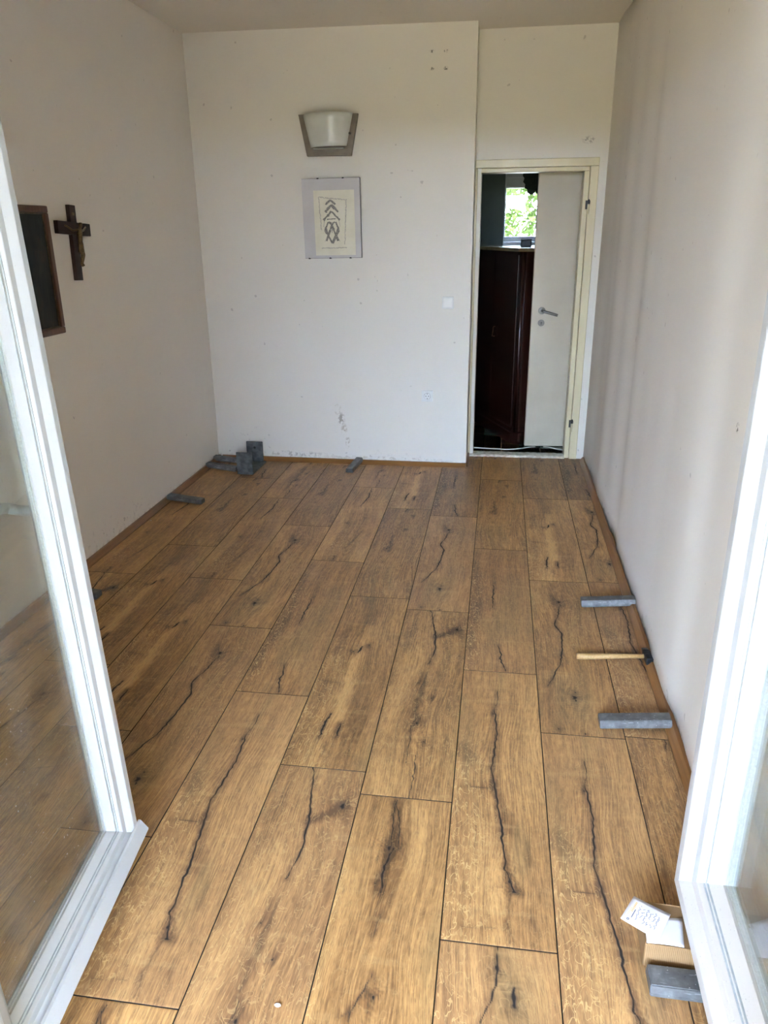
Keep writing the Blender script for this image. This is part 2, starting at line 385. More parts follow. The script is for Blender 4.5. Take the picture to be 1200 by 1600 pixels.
PRINTS = {
 'A': ([([(.484, .371), (.45, .414)], 6, 1), ([(.364, .761), (.352, .817), (.342, .874)], 6, 1), ([(.555, .808), (.543, .867)], 5, 1), ([(.456, .893), (.437, .954)], 5, .5),
        ([(.017, .59), (.381, .598)], 3, .5), ([(.493, .236), (.478, .474), (.447, .57), (.477, .709), (.497, .779)], 14, -.6)], [(.581, .359, 4), (.379, .407, 3)], (.0, .45, .5, 1.)),
 'B': ([([(.406, 0), (.463, .087), (.522, .169), (.563, .256), (.503, .368)], 4, 1), ([(.53, .191), (.715, .164), (.862, .127)], 10, .75),
        ([(.481, .427), (.471, .529), (.45, .613), (.469, .691)], 10, .4), ([(.451, .652), (.409, .699), (.426, .766), (.412, .814), (.424, .868)], 2.5, .8),
        ([(.512, .833), (.529, .885), (.548, .998)], 2.5, .8)], [(.844, .132, 10), (.612, .562, 4), (.599, .773, 5), (.409, .484, 3), (.477, .691, 6)], (.8, .3, 1., .8)),
 'C': ([([(.476, .108), (.434, .216), (.464, .271), (.474, .335), (.443, .419), (.409, .467), (.448, .528), (.495, .601), (.529, .682), (.542, .726), (.561, .773), (.572, .81), (.602, .832), (.624, .86)], 4, 1),
        ([(.624, .86), (.694, .863)], 3, .9), ([(.606, .866), (.587, .908), (.564, .951), (.596, .991)], 3, .6), ([(.095, .549), (.445, .545)], 2.5, .7), ([(.098, .961), (.564, .952)], 2, .45),
        ([(.77, .725), (.812, .78)], 10, .3), ([(.782, .902), (.813, .955)], 5, .4), ([(.083, .384), (.17, .449)], 14, .3), ([(.43, .529), (.569, .606), (.633, .689)], 14, .35)],
       [(.601, .837, 7), (.415, .226, 4)], (.0, .35, .52, .98)),
 'D': ([([(.392, .35), (.375, .453), (.381, .56)], 4, .9), ([(.46, .826), (.535, .927), (.579, .992)], 4, .9), ([(.068, .158), (.072, .569), (.049, .851)], 18, .35), ([(.416, .081), (.391, .338)], 12, .3)], [], (.0, .2, .35, 1.)),
 'E': ([([(.468, .199), (.373, .318), (.332, .357), (.355, .38), (.41, .425), (.392, .542), (.326, .645), (.148, .761)], 4.5, 1), ([(.392, .542), (.439, .622)], 3, .5), ([(.352, .126), (.44, .189)], 4, .6)],
       [(.452, .183, 10), (.473, .814, 10), (.483, .83, 4), (.492, .786, 3), (.22, .976, 4), (.534, .99, 4)], (.6, .2, 1., .6)),
 'F': ([([(.367, .367), (.35, .468), (.402, .554)], 3, .7), ([(.466, .0), (.448, .047)], 4, .8)], [(.627, .098, 4), (.569, .281, 4), (.319, .521, 5)], (.7, .5, 1., .9)),
 'G': ([([(.411, .009), (.418, .065), (.411, .132), (.416, .161)], 2.5, .9), ([(.421, .02), (.481, .067), (.481, .115), (.497, .168)], 2.5, .9), ([(.451, .166), (.42, .199), (.415, .242), (.413, .294)], 5, 1),
        ([(.449, .35), (.429, .397)], 2.5, .7), ([(.463, .485), (.391, .531), (.364, .581)], 3, .8), ([(.351, .565), (.276, .579)], 4, .6)], [(.42, .167, 8), (.51, .529, 5), (.348, .27, 3)], (.0, .05, .3, 1.)),
 'H': ([([(.689, .641), (.582, .774), (.531, .857)], 3, .6), ([(.457, .016), (.476, .164), (.413, .305)], 5, .8), ([(.388, .945), (.409, .989)], 5, .8)], [(.3, .55, 4)], (.2, .4, .8, .8)),
 'I': ([([(.498, .002), (.499, .044), (.489, .077), (.436, .124), (.389, .161)], 3.5, .9), ([(.628, .086), (.626, .118)], 7, 1)], [(.483, .047, 5), (.626, .12, 7)], (.0, .3, .2, .6)),
}
rng = np.random.default_rng(11)
def smooth_noise(n, k):
    xs = np.linspace(0, 1, k); return np.interp(np.linspace(0, 1, n), xs, rng.standard_normal(k))
def plank_mesh(key, idx):
    cracks, knots, fz = PRINTS[key]
    gap = .0011; bev = .0010
    nx, ny = 112, 230
    xs = np.concatenate([[gap, gap], np.linspace(gap + bev, W_ - gap - bev, nx), [W_ - gap, W_ - gap]])
    ys = np.concatenate([[gap, gap], np.linspace(gap + bev, L_ - gap - bev, ny), [L_ - gap, L_ - gap]])
    NX, NY = len(xs), len(ys)
    X, Y = np.meshgrid(xs, ys)                # X across (from left seam), Y along (from far end)
    Z = np.zeros_like(X)
    Z[:, [1, -2]] = -.0003; Z[[1, -2], :] = -.0003
    Z[:, [0, -1]] = -.011; Z[[0, -1], :] = -.011
    crk_ = np.zeros_like(X); tone = np.zeros_like(X)
    warp = .010 * np.sin(Y * 4.1 + idx * 1.7)[:, :] + .006 * np.sin(Y * 9.3 + idx * 2.9 + X * 6)
    jit = np.interp(Y, ys, smooth_noise(NY, 90)) * .0016 + np.interp(Y, ys, smooth_noise(NY, 26)) * .0025
    for pts, w, st in cracks:
        P = np.array([(u * W_, v * L_) for u, v in pts]); d = np.full_like(X, 9.); tt = np.zeros_like(X)
        n = len(P) - 1
        horiz = abs(P[-1, 0] - P[0, 0]) > abs(P[-1, 1] - P[0, 1])
        for i in range(n):
            a, b = P[i], P[i + 1]; ab = b - a
            ax, ay = X + (0 if horiz else jit) - a[0], Y + (jit * .8 if horiz else 0) - a[1]
            t_ = np.clip((ax * ab[0] + ay * ab[1]) / (ab @ ab + 1e-12), 0, 1)
            dd = np.hypot(ax - t_ * ab[0], ay - t_ * ab[1])
            upd = dd < d; d = np.where(upd, dd, d); tt = np.where(upd, (i + t_) / n, tt)
        wd = w * .00078 * (0.55 + .75 * np.sin(PI * np.clip(tt, .06, .94)) + .25 * np.sin(tt * 37 + idx))
        if w >= 9:
            tone -= st * 1.2 * np.exp(-(d / (w * .0016)) ** 2)
        else:
            crk_ = np.maximum(crk_, st * np.exp(-(d / wd) ** 2))
            tone -= .40 * st * np.exp(-(d / (.010 + w * .0008)) ** 2)
            crk_ = np.maximum(crk_, .28 * st * np.exp(-((d - .007 - .004 * np.sin(tt * 9)) / .0013) ** 2))
    for u, v, r in knots:
        xk, yk = u * W_, v * L_; R = r * .0022
        dx, dy = X - xk, Y - yk
        rr = np.hypot(dx, dy * .62)
        ang = np.arctan2(dy, dx)
        rr2 = rr * (1 + .22 * np.sin(ang * 3 + idx) + .12 * np.sin(ang * 7 + u * 30))
        crk_ = np.maximum(crk_, np.exp(-(rr2 / (R * .42)) ** 2))
        tone -= .55 * np.exp(-(rr2 / (R * 1.6)) ** 2)
        if r >= 5: tone += .22 * np.sin(rr2 * 2 * PI / .0085) * np.exp(-(rr2 / (R * 2.6)) ** 2)
        g = np.exp(-((dx / (R * 3.2)) ** 2 + (dy / (R * 7.5)) ** 2))
        warp += -dx * .8 * g + np.sign(dx) * R * .9 * g * np.tanh(np.abs(dx) / (R * .6))
    if key in 'BFIHE':
        xc = W_ * {'B': .50, 'F': .36, 'I': .55, 'H': .6, 'E': .42}[key] + .012 * np.sin(Y * 5)
        dxc = X - xc + .006 * np.sin(Y * 17 + X * 40); sg = -1 if key in 'BI' else 1
        ph = 2 * PI * 11 * (sg * Y + 120 * dxc ** 2 + .03 * np.sin(Y * 21 + idx))
        tone += .15 * np.sin(ph) * np.exp(-(dxc / .055) ** 2) * (.35 + .65 * np.sin(Y * 2.6 + idx) ** 2)
    tone += {'D': -.16, 'F': -.07, 'C': .04, 'E': .0, 'H': .06, 'G': .05, 'B': .05, 'A': -.02, 'I': .06}[key]
    u0, uw, fv0, fv1 = fz
    flk = np.exp(-((X / W_ - u0) / max(uw, .04)) ** 2) * np.clip((Y / L_ - fv0 + .25) / .25, 0, 1) if fv0 < .99 else .25 * np.ones_like(X)
    flk = np.clip(flk * np.clip((fv1 + .2 - Y / L_) / .2, 0, 1) + .22, 0, 1)
    tone += .10 * np.sin(X * 23 + idx * 2.1) * np.sin(Y * 3.1 + idx)
    for q_ in (0, 1, -2, -1): crk_[:, q_] = 1.; crk_[q_, :] = 1.
    verts = np.stack([X, -Y, Z], -1).reshape(-1, 3).astype(np.float32)
    i = np.arange((NY - 1) * (NX - 1)); r_, c_ = i // (NX - 1), i % (NX - 1); a = r_ * NX + c_
    faces = np.stack([a, a + NX, a + NX + 1, a + 1], -1).astype(np.int32)
    me = bpy.data.meshes.new('plank_' + key)
    me.vertices.add(len(verts)); me.vertices.foreach_set('co', verts.ravel())
    me.loops.add(faces.size); me.loops.foreach_set('vertex_index', faces.ravel())
    me.polygons.add(len(faces)); me.polygons.foreach_set('loop_start', np.arange(0, faces.size, 4, dtype=np.int32))
    me.polygons.foreach_set('loop_total', np.full(len(faces), 4, np.int32))
    me.update(); me.validate()
    at = me.attributes.new('puv', 'FLOAT_VECTOR', 'POINT')
    at.data.foreach_set('vector', np.stack([X + warp, Y, np.full_like(X, 7.3 * idx)], -1).reshape(-1, 3).astype(np.float32).ravel())
    at = me.attributes.new('msk', 'FLOAT_VECTOR', 'POINT')
    at.data.foreach_set('vector', np.stack([crk_, tone, flk], -1).reshape(-1, 3).astype(np.float32).ravel())
    me.materials.append(M['oak'])
    return me
PM = {k: plank_mesh(k, i + 1) for i, k in enumerate(PRINTS)}
JOINT = {-7: 4.5276, -6: 4.9214, -5: 4.5235, -4: 4.0623, -3: 4.8082, -2: 4.4199, -1: 4.318, 0: 5.0656, 1: 4.6991, 2: 4.7145}
LAY = {-7: 'FHBDG', -6: 'DFAEC', -5: 'BHAFE', -4: 'FEEHC', -3: 'BHDCG', -2: 'AFABD', -1: 'DEBGA', 0: 'GFDCI', 1: 'FAECB', 2: 'DECFA'}
for c, J in JOINT.items():
    for n in range(-2, 4):
        y = J - n * L_          # far end
        if y < .9 or y - L_ > (5.66 if c >= -1 else 5.36): continue
        o = link('plank', PM[(LAY[c] + 'B')[n + 1]], None, floor); o.location = (c * W_, y, 0)

# --- walls
def quadwall(name, face, back, mat, label, parent=None):
    """solid slab between 4 room-side corners and 4 outer corners"""
    bm = B(); F = [bm.verts.new(p) for p in face]; K = [bm.verts.new(p) for p in back]
    bm.faces.new(F); bm.faces.new(K[::-1])
    for i in range(4): bm.faces.new((F[i], K[i], K[(i + 1) % 4], F[(i + 1) % 4]))
    o = obj(name, bm, mat, parent); tag(o, label, 'wall', kind='structure'); return o

quadwall('wall_left', [(XL, .55, -.012), (XL, 5.45, -.012), (XL, 5.45, ZC), (XL, .55, ZC)],
         [(XL - .3, .55, -.012), (XL - .3, 5.45, -.012), (XL - .3, 5.45, ZC), (XL - .3, .55, ZC)], 'wall_left', 'white plastered wall with the crucifix and dark painting')
# main back wall, a little out of plumb, with the projecting right edge
bm = B()
quad = [(XL - .3, YB + .018, -.012), (-.115, YB - .012, -.012), (-.115, YB + .075, ZC), (XL - .3, YB + .018, ZC)]
F = [bm.verts.new(q) for q in quad]; K = [bm.verts.new((q[0], 5.88, q[2])) for q in quad]
bm.faces.new(F); bm.faces.new(K[::-1])
for i in range(4): bm.faces.new((F[i], K[i], K[(i + 1) % 4], F[(i + 1) % 4]))
tag(obj('wall_back', bm, 'wall_back'), 'white end wall with peeling paint above the corner brackets', 'wall', kind='structure')
# right wall: gently wavy plaster
bm = B(); ny, nz = 220, 24
gy = np.linspace(.55, 5.70, ny); gz = np.linspace(-.012, ZC, nz)
bx = np.interp(gy, [.5, 2., 3., 4., 5., 5.7], [.735, .735, .742, .758, .755, .752])
wav = (.0010 * np.sin(gy * 11.3 + .8 * np.sin(gy * 3.1)) + .0005 * np.sin(gy * 17 + 1 + np.sin(gy * 2.3)) + .0014 * np.sin(gy * 6.3 + .6))
amp = 3.8 * np.clip(1.2 - .25 * np.abs(gy - 4.0), .3, 1)
G = [[bm.verts.new((bx[i] + amp[i] * wav[i] * (1 - .35 * (z / ZC)) + .0008 * math.sin(z * 4.3 + gy[i] * 2.2), gy[i], z)) for z in gz] for i in range(ny)]
for i in range(ny - 1):
    for k in range(nz - 1): bm.faces.new((G[i][k], G[i + 1][k], G[i + 1][k + 1], G[i][k + 1]))
K = [bm.verts.new(p) for p in ((1.05, .55, -.012), (1.05, 5.7, -.012), (1.05, 5.7, ZC), (1.05, .55, ZC))]
bm.faces.new(K)
bm.faces.new([G[i][0] for i in range(ny)] + [K[1], K[0]]); bm.faces.new([G[i][-1] for i in range(ny)] + [K[2], K[3]])
bm.faces.new(G[0] + [K[3], K[0]]); bm.faces.new(G[-1] + [K[2], K[1]])
tag(obj('wall_right', bm, 'wall_right', smooth=True), 'bare white wall with soft vertical ripples behind the hammer', 'wall', kind='structure')
# door wall (recess) with an opening
bm = B()
box(bm, (-.12, YD, -.012), (-.075, 5.88, 2.02)); box(bm, (.655, YD, -.012), (1.05, 5.88, 2.02)); box(bm, (-.12, YD, 2.02), (1.05, 5.88, ZC))
tag(obj('wall_door', bm, 'wall_door'), 'white recessed wall around the cream door frame', 'wall', kind='structure')
# front wall behind the camera with the balcony opening
bm = B()
box(bm, (-2.3, .55, -.16), (-.80, .85, 2.95)); box(bm, (.63, .55, -.16), (1.05, .85, 2.95)); box(bm, (-.80, .55, 2.22), (.63, .85, 2.95))
tag(obj('wall_front', bm, 'wall_outer'), 'outer wall with the wide balcony door opening', 'wall', kind='structure')
tag(obj('ceiling', box(B(), (-2.3, .55, ZC), (1.05, 5.88, ZC + .25)), 'ceiling'), 'plain off-white ceiling', 'ceiling', kind='structure')

# baseboards: low sloping wooden strips
bprof = [(0, 0), (.034, 0), (.034, .007), (.014, .030), (0, .030)]
def baseboard(name, p0, p1, nrm, label):
    d = Vector(p1) - Vector(p0); ln = d.length; d.normalize(); nv = Vector(nrm)
    bm = B(); prism(bm, bprof, 0, ln, lambda a, b, h: Vector(p0) + nv * a + Vector((0, 0, b)) + d * h)
    o = obj(name, bm, 'base'); o.data.materials[0] = M['base_y'] if abs(d.y) > .5 else M['base_x']
    tag(o, label, 'baseboard', kind='structure'); return o
M['base_y'] = M['base']
M['base_x'] = wood_mat('baseboard_wood_x', (.15, .062, .014), (.205, .090, .022), (.27, .125, .034), .38, 2, 40)
baseboard('baseboard_left', (XL, .86, 0), (XL, 5.378, 0), (1, 0, 0), 'brown wooden baseboard along the crucifix wall')
baseboard('baseboard_back', (XL + .034, 5.378, 0), (-.115, 5.353, 0), (0, -1, 0), 'brown wooden baseboard under the framed drawing')
baseboard('baseboard_right', (.735, .86, 0), (.7425, 3.05, 0), (-1, 0, 0), 'brown wooden baseboard under the hammer head')
baseboard('trim_1', (.7425, 3.05, 0), (.752, 5.60, 0), (-1, 0, 0), 'far length of brown baseboard reaching the door frame')
tag(obj('trim_2', box(B(), (-.115, 5.355, 0), (-.100, 5.64, .028), .003), 'base'), 'short brown baseboard return beside the door recess', 'baseboard', kind='structure')

# --- outdoors: terrace, garden, added light-blocking shell
tag(obj('ground_terrace', box(B(), (-15, -30, -.35), (15, .55, -.16)), 'terrace'), 'grey stone terrace outside the balcony door', 'ground', kind='structure')
tag(obj('roof_added', box(B(), (-2.6, -3.0, 2.32), (1.35, .55, 2.60)), 'wall_outer'), 'added slab outside, out of view, cutting off the high sky', 'added_slab', kind='structure')  # added out of view so that mostly low sky light reaches the room
tag(obj('wall_added_left', box(B(), (-2.6, -3.0, -.16), (-2.3, .55, 2.32)), 'wall_outer'), 'added outdoor side wall narrowing the sky light, crucifix side', 'wall', kind='structure')  # added unseen wall, keeps light from coming in sideways
tag(obj('wall_added_right', box(B(), (1.05, -3.0, -.16), (1.35, .55, 2.32)), 'wall_outer'), 'added outdoor side wall narrowing the sky light, hammer side', 'wall', kind='structure')  # its added counterpart, blocks sideways sky light here too
tag(obj('ground_garden', box(B(), (-25, 8.0, -.6), (25, 60, -.45)), 'soil'), 'bare garden soil beyond the hall window', 'ground', kind='structure')

# --- cream door frame in the recess
door1 = empty('door_1', (.26, YD, 0)); tag(door1, 'cream painted door frame with bare hinge pins, standing open', 'door frame', kind='structure')
def part(name, bm, mat, parent, loc=None, smooth=False, ang=None):
    """bm is in world metres; keep it in place under a parent without rotation"""
    o = obj(name, bm, mat, parent, smooth)
    o.matrix_parent_inverse = Matrix.Identity(4)
    pl = parent.location.copy()
    q = parent
    while q.parent is not None: q = q.parent; pl += q.location
    o.location = -pl if parent.type == 'EMPTY' or True else (0, 0, 0)
    if parent.type == 'MESH': o.location = (0, 0, 0)
    if ang: auto_smooth(o, ang)
    return o
yf = YD - .016
bv = .004
part('casing', box(B(), (.642, yf, 0), (.697, YD + .02, 2.0115), bv), 'cream', door1)
part('casing', box(B(), (-.114, yf + .002, 0), (-.099, YD + .02, 2.0115), bv), 'cream', door1)
part('casing', box(B(), (-.114, yf, 2.012), (.697, YD + .02, 2.063), bv), 'cream', door1)
part('jamb', box(B(), (.606, YD + .006, 0), (.6415, 5.80, 1.9835), bv), 'cream', door1)
part('jamb', box(B(), (-.0985, YD + .004, 0), (-.077, 5.80, 1.9835), bv), 'cream', door1)
part('head_jamb', box(B(), (-.0985, YD + .006, 1.984), (.6415, 5.80, 2.0115), bv), 'cream', door1)
th = B(); box(th, (-.10, YD - .02, -.005), (.61, YD + .075, .018), .006, 2)
bmesh.ops.subdivide_edges(th, edges=[e for e in th.edges if e.calc_length() > .2], cuts=40)
for v in th.verts: v.co.y += random.uniform(-.006, .006) * (1 if v.co.y < YD else .4); v.co.z += random.uniform(-.002, .002) if v.co.z > 0 else 0
part('threshold', th, 'threshold', door1)
for z0 in (1.715, .212):
    hb = B(); tube(hb, [(.646, yf - .004, z0), (.646, yf - .004, z0 + .062)], .0075, 12)
    hp = part('hinge', hb, 'cream', door1, ang=50)
    hb = B(); tube(hb, [(.646, yf - .004, z0 + .062), (.646, yf - .004, z0 + .080), (.646, yf - .004, z0 + .092)], [.009, .009, .003], 12)
    part('hinge_pin', hb, 'dark', hp)
    part('hinge_plate', box(B(), (.625, yf - .001, z0 + .03), (.646, yf + .004, z0 + .085), .001), 'dark', hp)

# --- balcony door leaves (white uPVC, opened into the room)
PROF = [(0, 0), (.030, 0), (.034, -.001), (.060, -.022), (.086, -.024), (.089, -.026), (.096, -.037), (.112, -.041), (.138, -.064), (.138, -.090), (.128, -.100), (.10, -.105), (0, -.105)]
def sash(name, origin, yaw, lean, W, z1, sgn, label, mat, weather, handle, k_=1.):
    root = empty(name, origin, (0, lean, yaw)); tag(root, label, 'balcony door', kind='structure')
    z0 = .0; H = z1
    def corner(k, s, h):
        s, h = s * k_, h * k_
        a, z = [(s, z0 + s), (W - s, z0 + s), (W - s, H - s), (s, H - s)][k]
        return Vector((sgn * h, a, z))
    def side(nm, k, prof, mt, parent, cap=True):
        bm = B(); n = len(prof)
        A = [bm.verts.new(corner(k, *p)) for p in prof]; C = [bm.verts.new(corner((k + 1) % 4, *p)) for p in prof]
        for i in range(n): bm.faces.new((A[i], A[(i + 1) % n], C[(i + 1) % n], C[i]))
        if cap: bm.faces.new(A); bm.faces.new(C[::-1])
        return obj(nm, bm, mt, parent)
    parts = []
    for k, nm in enumerate(('bottom_rail', 'stile', 'top_rail', 'stile')):
        parts.append(side(nm, k, PROF, mat if k != 0 else ('pvc_dusty' if sgn < 0 else mat), root))
    # rubber gaskets and glazing spacer, one run per side
    for k in range(4):
        side('gasket', k, [(.0955, -.0355), (.1005, -.0345), (.1015, -.0385)], 'gasket', parts[k])
        side('gasket', k, [(.108, -.0385), (.113, -.0385), (.113, -.043)], 'gasket', parts[k])
        side('glazing_spacer', k, [(.134, -.0715), (.148, -.0715), (.148, -.0825), (.134, -.0825)], 'spacer', parts[k])
    for h in (-.066, -.083):
        h = h * k_; e_ = .132 * k_; bm = B(); box(bm, (min(sgn * h, sgn * (h - .004)), e_, e_), (max(sgn * h, sgn * (h - .004)), W - e_, H - e_))
        obj('pane', bm, 'glass', root)
    if weather:
        bm = B(); prism(bm, [(0, 0), (.022, 0), (.024, .006), (.006, .034), (0, .036)], .0, W + .012, lambda a, b, h: Vector((sgn * a, h, b)))
        obj('weather_bar', bm, mat, root)
    if handle:
        zh = .965; a0 = W - .045
        hp = obj('handle', box(B(), (sgn * -.075, a0 - .016, zh - .07), (sgn * -.067, a0 + .016, zh + .07), .003), mat, root)
        pts = [(-.072, a0, zh), (-.115, a0, zh + .004), (-.132, a0 - .012, zh + .014), (-.138, a0 - .04, zh + .020), (-.138, a0 - .075, zh + .012), (-.138, a0 - .11, zh - .010), (-.138, a0 - .145, zh - .042)]
        fine = []
        for i in range(len(pts) - 1):
            for q in range(4): fine.append(Vector(pts[i]).lerp(Vector(pts[i + 1]), q / 4))
        fine.append(Vector(pts[-1]))
        rr = [.0125 + (.0012 if (i % 2 and i > 9) else 0) for i in range(len(fine))]
        bm = B(); tube(bm, [(sgn * p.x, p.y, p.z) for p in fine], rr, 12); obj('lever', bm, mat, hp, True)
    return root
LEAN = math.radians(-1.8)
sash('door_2', (-.777, .868, .075), math.radians(5.7), LEAN, .68, 2.08, 1, 'white glazed balcony door leaf opened beside the crucifix wall', 'pvc', True, True, .64)
sash('door_3', (.557, .868, .095), math.radians(-1.3), 0, .685, 2.08, -1, 'dusty white glazed balcony door leaf opened over the cardboard box', 'pvc', False, False)

# ================================================================== HALL
hx0, hx1, hy1, hz = -.75, 1.9, 7.5, 2.55
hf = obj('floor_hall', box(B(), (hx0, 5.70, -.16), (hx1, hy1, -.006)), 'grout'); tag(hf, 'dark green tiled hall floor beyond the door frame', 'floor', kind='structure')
tile = bpy.data.meshes.new('tile'); tb = B(); box(tb, (.002, .002, -.006), (.298, .298, .0), .0015, 1); tb.to_mesh(tile); tb.free(); tile.materials.append(M['hall_tile'])
for i in range(9):
    for j in range(6):
        o = bpy.data.objects.new('tile', tile); col.objects.link(o); o.parent = hf; o.location = (-.78 + i * .3 + .022, 5.735 + j * .3, 0)
bm = B()
wx0, wx1, wz0, wz1 = .09, .95, 1.515, 2.25
box(bm, (hx0, hy1, -.3), (wx0, hy1 + .25, hz)); box(bm, (wx1, hy1, -.3), (hx1, hy1 + .25, hz)); box(bm, (wx0, hy1, -.3), (wx1, hy1 + .25, wz0)); box(bm, (wx0, hy1, wz1), (wx1, hy1 + .25, hz))
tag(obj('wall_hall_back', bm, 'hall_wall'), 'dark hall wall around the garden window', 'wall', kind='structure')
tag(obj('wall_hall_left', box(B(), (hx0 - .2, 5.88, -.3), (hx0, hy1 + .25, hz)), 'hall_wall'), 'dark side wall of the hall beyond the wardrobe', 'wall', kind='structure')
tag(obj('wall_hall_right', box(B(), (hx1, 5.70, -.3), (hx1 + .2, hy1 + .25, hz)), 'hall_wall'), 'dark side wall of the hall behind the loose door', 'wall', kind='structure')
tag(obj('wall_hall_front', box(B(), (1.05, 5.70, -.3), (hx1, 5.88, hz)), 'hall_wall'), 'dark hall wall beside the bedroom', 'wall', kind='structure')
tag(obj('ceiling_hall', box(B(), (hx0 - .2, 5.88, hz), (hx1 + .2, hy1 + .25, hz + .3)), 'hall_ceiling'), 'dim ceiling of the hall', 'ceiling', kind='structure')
win = empty('window_1', (wx0, hy1, wz0)); tag(win, 'bright hall window with green trees outside', 'window', kind='structure')
part('window_frame', box(B(), (wx0, hy1 + .05, wz0), (wx1, hy1 + .12, wz0 + .045), .004), 'pvc', win)
part('window_frame', box(B(), (wx0, hy1 + .05, wz1 - .05), (wx1, hy1 + .12, wz1), .004), 'pvc', win)
part('window_frame', box(B(), (wx0, hy1 + .05, wz0 + .045), (wx0 + .012, hy1 + .12, wz1 - .05), .002), 'pvc', win)
part('window_frame', box(B(), (wx1 - .05, hy1 + .05, wz0 + .045), (wx1, hy1 + .12, wz1 - .05), .004), 'pvc', win)
sb = part('shutter_box', box(B(), (wx0 + .012, hy1 + .06, 1.975), (wx1 - .05, hy1 + .20, 2.20), .004), 'shutter', win)
part('shutter_rail', box(B(), (wx0 + .012, hy1 + .052, 2.055), (wx1 - .05, hy1 + .06, 2.062)), 'pvc', sb)
part('shutter_rail', box(B(), (wx0 + .012, hy1 + .050, 1.972), (wx1 - .05, hy1 + .06, 1.985)), 'pvc', sb)
part('pane', box(B(), (wx0 + .01, hy1 + .085, wz0 + .04), (wx1 - .045, hy1 + .089, 1.98)), 'glass', win)
part('window_sill', box(B(), (wx0, hy1 - .02, wz0 - .03), (wx1, hy1 + .06, wz0), .004), 'pvc', win)

# loose door leaf standing behind the opening
dl = empty('interior_door', (.322, 5.958, .006), (0, 0, math.radians(5))); tag(dl, 'cream flush door with steel lever handle, off its hinges in the hall', 'door')
obj('door_panel', box(B(), (0, 0, 0), (.68, .04, 2.03), .003), 'leaf', dl)
hz_ = 1.045
rb = B(); lathe(rb, [(.026, -.010), (.0265, -.004), (.0265, 0)], lambda x, y, h: (.075 + x, h, hz_ + y), 28); rose = obj('handle_rose', rb, 'steel', dl); auto_smooth(rose)
lv = B(); tube(lv, [(.075, -.008, hz_), (.075, -.045, hz_), (.082, -.052, hz_ - .002), (.10, -.054, hz_ - .006), (.185, -.054, hz_ - .030)], [.009, .009, .0095, .0095, .0095], 14); auto_smooth(obj('lever', lv, 'steel', rose))
kb = B(); lathe(kb, [(.024, -.007), (.0245, -.003), (.0245, 0)], lambda x, y, h: (.075 + x, h, hz_ - .09 + y), 28); esc = obj('keyhole_plate', kb, 'steel', dl); auto_smooth(esc)
kb = B(); lathe(kb, [(.005, -.0078), (.005, -.006)], lambda x, y, h: (.075 + x, h, hz_ - .087 + y), 12); box(kb, (.0727, -.0078, hz_ - .102), (.0773, -.006, hz_ - .087)); obj('keyhole', kb, 'black', esc)

# wardrobe, set diagonally
wd = empty('wardrobe', (.235, 6.02, 0), (0, 0, math.radians(23))); tag(wd, 'dark mahogany wardrobe with moulded plinth, cornered behind the doorway', 'wardrobe')
ch = .035
def wpoly(o_): # footprint: corner at origin, right face along +x, left face along +y
    return [(ch - o_ * .4, -o_), (.55, -o_), (.55, .95 + o_), (-o_, .95 + o_), (-o_, ch - o_ * .4)]
bm = B(); prism(bm, wpoly(0), .09, 1.47, lambda a, b, h: (a, b, h)); obj('body', bm, 'mahogany', wd)
bm = B(); prism(bm, wpoly(.014), .0, .075, lambda a, b, h: (a, b, h)); prism(bm, wpoly(.022), .075, .092, lambda a, b, h: (a, b, h)); pl = obj('plinth', bm, 'mahogany', wd)
bm = B(); prism(bm, wpoly(.008), .118, .13, lambda a, b, h: (a, b, h)); obj('moulding', bm, 'mahogany', pl)
bm = B(); prism(bm, wpoly(.022), 1.468, 1.492, lambda a, b, h: (a, b, h)); obj('top', bm, 'wtop_lit', wd)
bm = B(); prism(bm, [(-.004, .06), (0.002, .06), (.002, .50), (-.004, .50)], .14, 1.44, lambda a, b, h: (a, b, h)); wdoor = obj('door', bm, 'mahogany', wd)
bm = B(); prism(bm, [(-.004, .505), (0.002, .505), (.002, .93), (-.004, .93)], .14, 1.44, lambda a, b, h: (a, b, h)); obj('door', bm, 'mahogany', wd)
bm = B(); tube(bm, [(-.006, .455, .80), (-.028, .455, .803), (-.022, .455, .84), (-.02, .455, .875), (-.006, .455, .88)], .003, 8); obj('handle', bm, 'gilt', wdoor, True)
bm = B(); tube(bm, [(ch * .45, ch * .45, .092), (ch * .45, ch * .45, 1.468)], .020, 12); obj('corner_bead', bm, 'mahogany', wd, True)
wd_m = Matrix.Translation((.235, 6.02, 0)) @ Matrix.Rotation(math.radians(23), 4, 'Z')
bp = wd_m @ Vector((.28, .30, 1.492))
bb = empty('small_box', (.27, 6.45, 1.492)); tag(bb, 'small black box on top of the wardrobe', 'box')
obj('body', box(B(), (-.042, -.035, 0), (.042, .035, .048), .008), 'black', bb); obj('lid', box(B(), (-.044, -.037, .046), (.044, .037, .058), .005), 'black', bb)
# scalloped valance in front of the window
va = empty('curtain_valance', (.60, 7.44, 1.945)); tag(va, 'dark green scalloped valance hanging across the hall window', 'valance')
poly = [(-.355, .16), (-.36, .12), (-.345, .10), (-.355, .07), (-.335, .05), (-.34, .02), (-.315, .005)]
x = -.315
while x < .45:
    for k in range(1, 9):
        t_ = PI * k / 8; poly.append((x + .036 - .036 * math.cos(t_), -.005 - .030 * math.sin(t_)))
    x += .072
poly += [(x, .16)]
bm = B(); n = len(poly)
A_ = [bm.verts.new((a, .010 * math.sin(a * 40), b)) for a, b in poly]; C_ = [bm.verts.new((a, .012 + .010 * math.sin(a * 40), b)) for a, b in poly]
for i in range(n): bm.faces.new((A_[i], A_[(i + 1) % n], C_[(i + 1) % n], C_[i]))
bm.faces.new(A_); bm.faces.new(C_[::-1]); obj('fabric', bm, 'valance', va)
